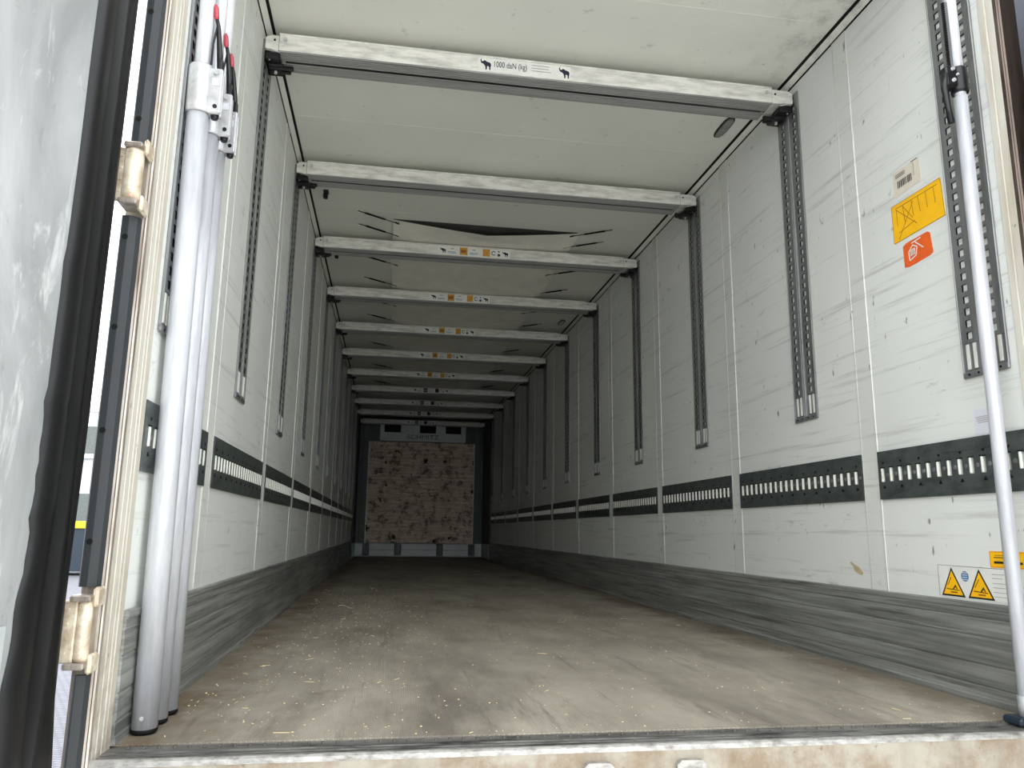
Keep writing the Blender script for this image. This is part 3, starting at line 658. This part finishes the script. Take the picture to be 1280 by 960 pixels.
for y in (2.38, 2.615, 3.26, 3.80, 4.44, 4.98, 5.6, 6.165, 6.8, 7.37, 8.0, 8.55):
    for s in (0, 1):
        X = (lambda v: v) if s == 0 else (lambda v: W-v)
        a, b = Vector((X(.325), y, 2.672)), Vector((X(.585), y+.125, 2.655))
        mb = MB(); mb.tube([a, a+(b-a)*.18, a+(b-a)*.22, a+(b-a)*.72, a+(b-a)*.76, b], [.0028, .0028, .0065, .0065, .0028, .003], M_GASK_SHADE, 8)
        mb.tube([b-Vector((0, .004, 0)), b+Vector((X(.03)-X(0), .012, -.004))], .005, M_GASK_SHADE, 8); mb.tube([a+Vector((0, 0, .004)), a-Vector((0, 0, .004))], .005, M_LIP, 8)
        mb.build('strap', t, off)

# ceiling lamps and clips
def lamp(x, y, label):
    t = empty('ceiling_lamp', (x, y, H)); tag(t, label, 'lamp', 'small oval ceiling lamps'); off = (x, y, H)
    def oval(w, l, n=24): return [(x+w*(math.copysign(abs(math.cos(a))**.6, math.cos(a))), y+l*(math.copysign(abs(math.sin(a))**.8, math.sin(a)))) for a in [2*PI*i/n for i in range(n)]]
    mb = MB(); mb.extr(oval(.030, .105), 2, H-.006, H, M_BLKM); mb.build('rim', t, off)
    mb = MB(); mb.extr(oval(.023, .095), 2, H-.010, H-.004, M_TRACK)
    for i in range(13): mb.box((x-.018, y-.078+i*.0125, H-.012), (x+.018, y-.073+i*.0125, H-.009), M_ALUD)
    mb.build('lens', t, off)
lamp(2.338, .895, 'small grey oval ceiling lamp near the right wall just behind the first cross beam')
lamp(2.345, 4.905, 'small grey oval ceiling lamp far back near the right wall behind the fourth cross beam')
for y, lab in ((2.12, 'small black clip on the ceiling near the left wall behind the second cross beam'), (3.25, 'small black clip on the ceiling near the left wall behind the third cross beam')):
    t = empty('ceiling_clip', (.135, y, H)); tag(t, lab, 'clip', 'small black ceiling clips'); off = (.135, y, H)
    mb = MB(); mb.box((.117, y-.03, H-.012), (.153, y+.03, H), M_BLKM, .006); mb.box((.117, y-.012, H-.050), (.147, y+.02, H-.010), M_BLKM, .006); mb.build('clip_body', t, off)

# ---------------------------------------------------------------- labels on the right wall (plane x = W, seen from inside: u = -y)
def wall_label(name, pts, m, label, cat='label', w=.0012, fn=None):
    ys = [p[0] for p in pts]; zs = [p[1] for p in pts]
    off = (W, sum(ys)/len(ys), min(zs)); t = empty(name, off); tag(t, label, cat)
    mb = MB(); mb.extr([(y, z) for y, z in pts], 0, W-w, W-.0001, m); mb.build('label_sheet', t, off)
    if fn:
        mb = MB(); fn(mb, W-w-.0002); o = mb.build('print', t, off)
    return t, off
def quad(mb, x, y0, z0, y1, z1, m, th=.0004): mb.box((x, y0, z0), (x-th, y1, z1), m)
def seg(mb, x, p, q, w, m):
    d = Vector((q[0]-p[0], q[1]-p[1])); d.normalize(); n = Vector((-d.y, d.x))*w/2
    mb.extr([(p[0]+n.x, p[1]+n.y), (q[0]+n.x, q[1]+n.y), (q[0]-n.x, q[1]-n.y), (p[0]-n.x, p[1]-n.y)], 0, x, x-.0004, m)
def p_barcode(mb, x):
    rnd = random.Random(5); y = -.245
    while y > -.325:
        w = rnd.choice((.002, .003, .005)); quad(mb, x, y, 1.797, y-w, 1.825, M_BLACKI); y -= w+rnd.choice((.0025, .004))
    for i in range(3): quad(mb, x, -.235, 1.852-i*.006, -.29, 1.854-i*.006, M_BLACKI)
    quad(mb, x, -.325, 1.865, -.36, 1.868, M_BLACKI); quad(mb, x, -.335, 1.81, -.338, 1.86, M_GREYI)
wall_label('barcode_label', [(-.222, 1.768), (-.222, 1.868), (-.368, 1.866), (-.371, 1.775)], M_PAPER, 'faded beige barcode label on the right wall above the yellow sheet', fn=p_barcode)
def p_yellow(mb, x):
    for p, q in (((-.222, 1.722), (-.330, 1.625)), ((-.222, 1.725), (-.445, 1.722)), ((-.228, 1.60), (-.318, 1.715)), ((-.225, 1.718), (-.226, 1.655)), ((-.262, 1.72), (-.268, 1.655)), ((-.31, 1.722), (-.315, 1.66)),
                 ((-.345, 1.722), (-.352, 1.66)), ((-.385, 1.722), (-.39, 1.66)), ((-.425, 1.722), (-.43, 1.66)), ((-.262, 1.72), (-.31, 1.655)), ((-.23, 1.625), (-.32, 1.64))):
        seg(mb, x, p, q, .0022, M_PENCIL)
    for p, q in (((-.199, 1.593), (-.198, 1.741)), ((-.198, 1.741), (-.462, 1.739)), ((-.462, 1.739), (-.470, 1.597)), ((-.470, 1.597), (-.199, 1.593))): seg(mb, x, p, q, .0015, M_PENCIL)
wall_label('yellow_sign', [(-.198, 1.592), (-.197, 1.742), (-.462, 1.740), (-.471, 1.596)], M_YEL, 'bright yellow sheet with scribbled crossed lines on the right wall', 'sign', fn=p_yellow)
def p_orange(mb, x):
    for p, q in (((-.275, 1.50), (-.31, 1.51)), ((-.275, 1.50), (-.272, 1.535)), ((-.272, 1.535), (-.295, 1.553)), ((-.295, 1.553), (-.318, 1.54)), ((-.318, 1.54), (-.31, 1.51)), ((-.285, 1.515), (-.305, 1.535)), ((-.283, 1.535), (-.305, 1.518)),
                 ((-.31, 1.56), (-.35, 1.525)), ((-.29, 1.562), (-.34, 1.566))): seg(mb, x, p, q, .004, M_WHITE)
    for i in range(5): quad(mb, x, -.28-i*.006, 1.515, -.283-i*.006, 1.54, M_WHITE)
wall_label('orange_label', [(-.244, 1.484), (-.243, 1.566), (-.262, 1.573), (-.375, 1.574), (-.388, 1.566), (-.396, 1.49), (-.38, 1.484), (-.27, 1.478)], M_ORG, 'torn orange label with a worn white mark below the yellow sheet', fn=p_orange)
def tri(mb, x, yl, yr, z0, z1, yt):
    mb.extr([(yl, z0), (yr, z0), (yt, z1)], 0, x, x-.0004, M_BLACKI)
    def sh(p, f=.82): c = ((yl+yr+yt)/3, (2*z0+z1)/3); return (c[0]+(p[0]-c[0])*f, c[1]+(p[1]-c[1])*f)
    mb.extr([sh((yl, z0)), sh((yr, z0)), sh((yt, z1))], 0, x-.0004, x-.0008, M_YEL)
    yc = (yl+yr)/2; h = z1-z0
    seg(mb, x-.0008, (yc+.028, z0+h*.25), (yc-.030, z0+h*.22), .0025, M_BLACKI); seg(mb, x-.0008, (yc-.002, z0+h*.25), (yc-.012, z0+h*.36), .005, M_BLACKI)
    seg(mb, x-.0008, (yc-.02, z0+h*.26), (yc-.012, z0+h*.40), .004, M_BLACKI); quad(mb, x-.0008, yc+.01, z0+h*.12, yc-.02, z0+h*.17, M_PENCIL)
    for i in range(4): seg(mb, x-.0008, (yc+.022-i*.005, z0+h*(.38+.07*i)), (yc+.018-i*.005, z0+h*(.44+.07*i)), .0025, M_BLACKI)
def p_warn(mb, x):
    tri(mb, x, -.283, -.391, .313, .406, -.336); tri(mb, x, -.403, -.514, .313, .406, -.457)
    mb.tube([(x, -.3955, .380), (x-.0004, -.3955, .380)], .0165, M_BLUEI, 24)
    for i in range(4): quad(mb, x-.0004, -.384, .369+i*.007, -.407, .371+i*.007, M_WHITE)
    lines_ = [(.392, .05), (.380, .04), (.365, .06), (.352, .05), (.338, .06), (.325, .05)]
    for z, w in lines_: quad(mb, x, -.51, z, -.51-w, z+.0016, M_GREYI)
    for p, q in (((-.273, .3115), (-.274, .412)), ((-.274, .412), (-.572, .410))): seg(mb, x, p, q, .001, M_BLACKI)
wall_label('warning_sign', [(-.272, .3105), (-.273, .413), (-.573, .411), (-.575, .3105)], M_WHITE, 'white warning label with two yellow hazard triangles and a round blue mark', 'sign', fn=p_warn)
def p_ys(mb, x):
    quad(mb, x, -.525, .426, -.635, .433, M_BLACKI); quad(mb, x, -.525, .443, -.60, .4455, M_BLACKI); quad(mb, x, -.53, .450, -.62, .452, M_PENCIL)
    for p, q in (((-.51, .416), (-.511, .461)), ((-.511, .461), (-.645, .461)), ((-.645, .461), (-.645, .416)), ((-.645, .416), (-.51, .416))): seg(mb, x, p, q, .0015, M_ORG)
wall_label('yellow_label', [(-.508, .4135), (-.509, .463), (-.648, .463), (-.648, .4135)], M_YEL, 'small yellow label with black text partly behind the white pole', fn=p_ys)
def p_pale(mb, x):
    for i in range(4): quad(mb, x, -.512-.002*i, .882-i*.006, -.56, .884-i*.006, M_GREYI)
wall_label('pale_label', [(-.50, .826), (-.503, .908), (-.57, .908), (-.57, .826)], M_PALEL, 'pale lilac label with faint text just above the lashing rail beside the white pole', fn=p_pale)
wall_label('paper_scrap', [(.235, .398), (.222, .403), (.205, .392), (.170, .382), (.150, .362), (.160, .352), (.178, .356), (.205, .366), (.215, .385)], M_SCRAP, 'tiny torn beige paper scrap stuck low on the right wall', 'paper')

# ---------------------------------------------------------------- straw and crumbs on the floor (uncountable)
mb = MB(); rnd = random.Random(11)
for i in range(1000):
    if rnd.random() < .5: x, y = rnd.gauss(.35, .28), rnd.uniform(-.62, 4.5)
    else: x, y = rnd.uniform(.05, 2.42), -.62+4.5*rnd.random()**1.3
    if not (.04 < x < 2.44): continue
    big = rnd.random() < .045; l = rnd.uniform(.015, .045) if big else rnd.uniform(.002, .0055); w = rnd.uniform(.001, .0025) if big else l*rnd.uniform(.25, .6)
    a = rnd.uniform(0, PI); z = .001+rnd.random()*.002
    dx, dy = math.cos(a)*l/2, math.sin(a)*l/2; nx_, ny_ = -math.sin(a)*w/2, math.cos(a)*w/2
    base = [(x-dx-nx_, y-dy-ny_), (x+dx-nx_, y+dy-ny_), (x+dx+nx_, y+dy+ny_), (x-dx+nx_, y-dy+ny_)]
    mb.extr(base, 2, z-.001, z+w*.5, M_STRAW)
o = mb.build('straw_crumbs'); o['kind'] = 'stuff'; tag(o, 'pale straw bits and crumbs scattered over the dirty floor', 'straw'); o['kind'] = 'stuff'

# ---------------------------------------------------------------- the yard outside
mb = MB(); mb.box((-60, -40, -1.5), (60, 60, -1.25), M_PAVE); g = mb.build('ground'); struct(g)
M_BOUNCE = simple('pale_bounce_ground', (232, 230, 222), .8, 0, .06, 1.5)
mb = MB(); mb.box((-.35, -14, -1.26), (9, -.9, -1.235), M_BOUNCE, .003); g = mb.build('bounce_apron'); struct(g)  # unseen pale slab, added to bounce light up to the ceiling
t = empty('parked_trailer', (4.2, 5, -1.25)); tag(t, 'dark navy trailer parked close alongside beyond the right door post', 'trailer'); off = (4.2, 5, -1.25)
M_NVY = simple('navy_curtain', (34, 42, 62), .5, 0, .1)
mb = MB(); mb.box((2.98, -1.6, -.2), (5.4, 12.5, 2.95), M_NVY, .03); mb.build('box_body', t, off)
for y in (9.2, 10.5, 11.8):
    for x in (3.1, 5.0):
        mb = MB(); mb.tube([(x, y, -.77), (x+.01, y, -.77), (x+.27, y, -.77), (x+.28, y, -.77)], [.44, .48, .48, .44], M_BLK, 32); mb.build('wheel', t, off)
mb = MB(); mb.box((3.3, 1, -.45), (5.1, 12.3, -.2), M_DARKF, .02); mb.build('chassis', t, off)
t = empty('office_building', (-12, 34, -1.25)); tag(t, 'pale grey flat roofed building seen through the gap beside the left door', 'building'); off = (-12, 34, -1.25)
mb = MB(); mb.box((-24, 34, -1.25), (-4, 44, 5.6), M_BLDG); mb.box((-24.1, 33.9, 5.6), (-3.9, 44, 5.9), M_WFR); mb.build('wall', t, off)
for zz in (.6, 3.6):
    for i in range(8):
        x = -22+i*2.15
        mb = MB(); mb.box((x, 33.93, zz), (x+1.2, 34.02, zz+1.4), M_WFR, .02); mb.box((x-.1, 33.8, zz-.12), (x+1.3, 34, zz), M_WFR); w_ = mb.build('window', t, off)
        mb = MB(); mb.box((x+.08, 33.90, zz+.08), (x+1.12, 33.94, zz+1.32), M_GLASSD); mb.build('pane', w_, off)
        for ob in (w_,): pass
for ob in list(bpy.data.objects):
    if ob.name.startswith('pane'): ob.location = (0, 0, 0)
t = empty('waste_container', (-9.5, 28.5, -1.25)); tag(t, 'dark blue waste container with yellow rim standing in front of the building', 'container'); off = (-9.5, 28.5, -1.25)
mb = MB(); mb.extr([(-12.3, -1.1), (-4.6, -1.1), (-4.3, .42), (-12.6, .42)], 1, 27.6, 29.4, M_SKIP)
for i in range(8): mb.box((-12+i*1.0, 27.52, -1.05), (-11.9+i*1.0, 27.6, .4), M_SKIP)
mb.box((-12, 27.8, -1.25), (-11.6, 29.2, -1.1), M_SKIP); mb.box((-5.2, 27.8, -1.25), (-4.8, 29.2, -1.1), M_SKIP); mb.build('body', t, off)
mb = MB(); mb.box((-12.7, 27.5, .42), (-4.2, 29.5, .68), M_SKIPY, .02); mb.build('rim', t, off)
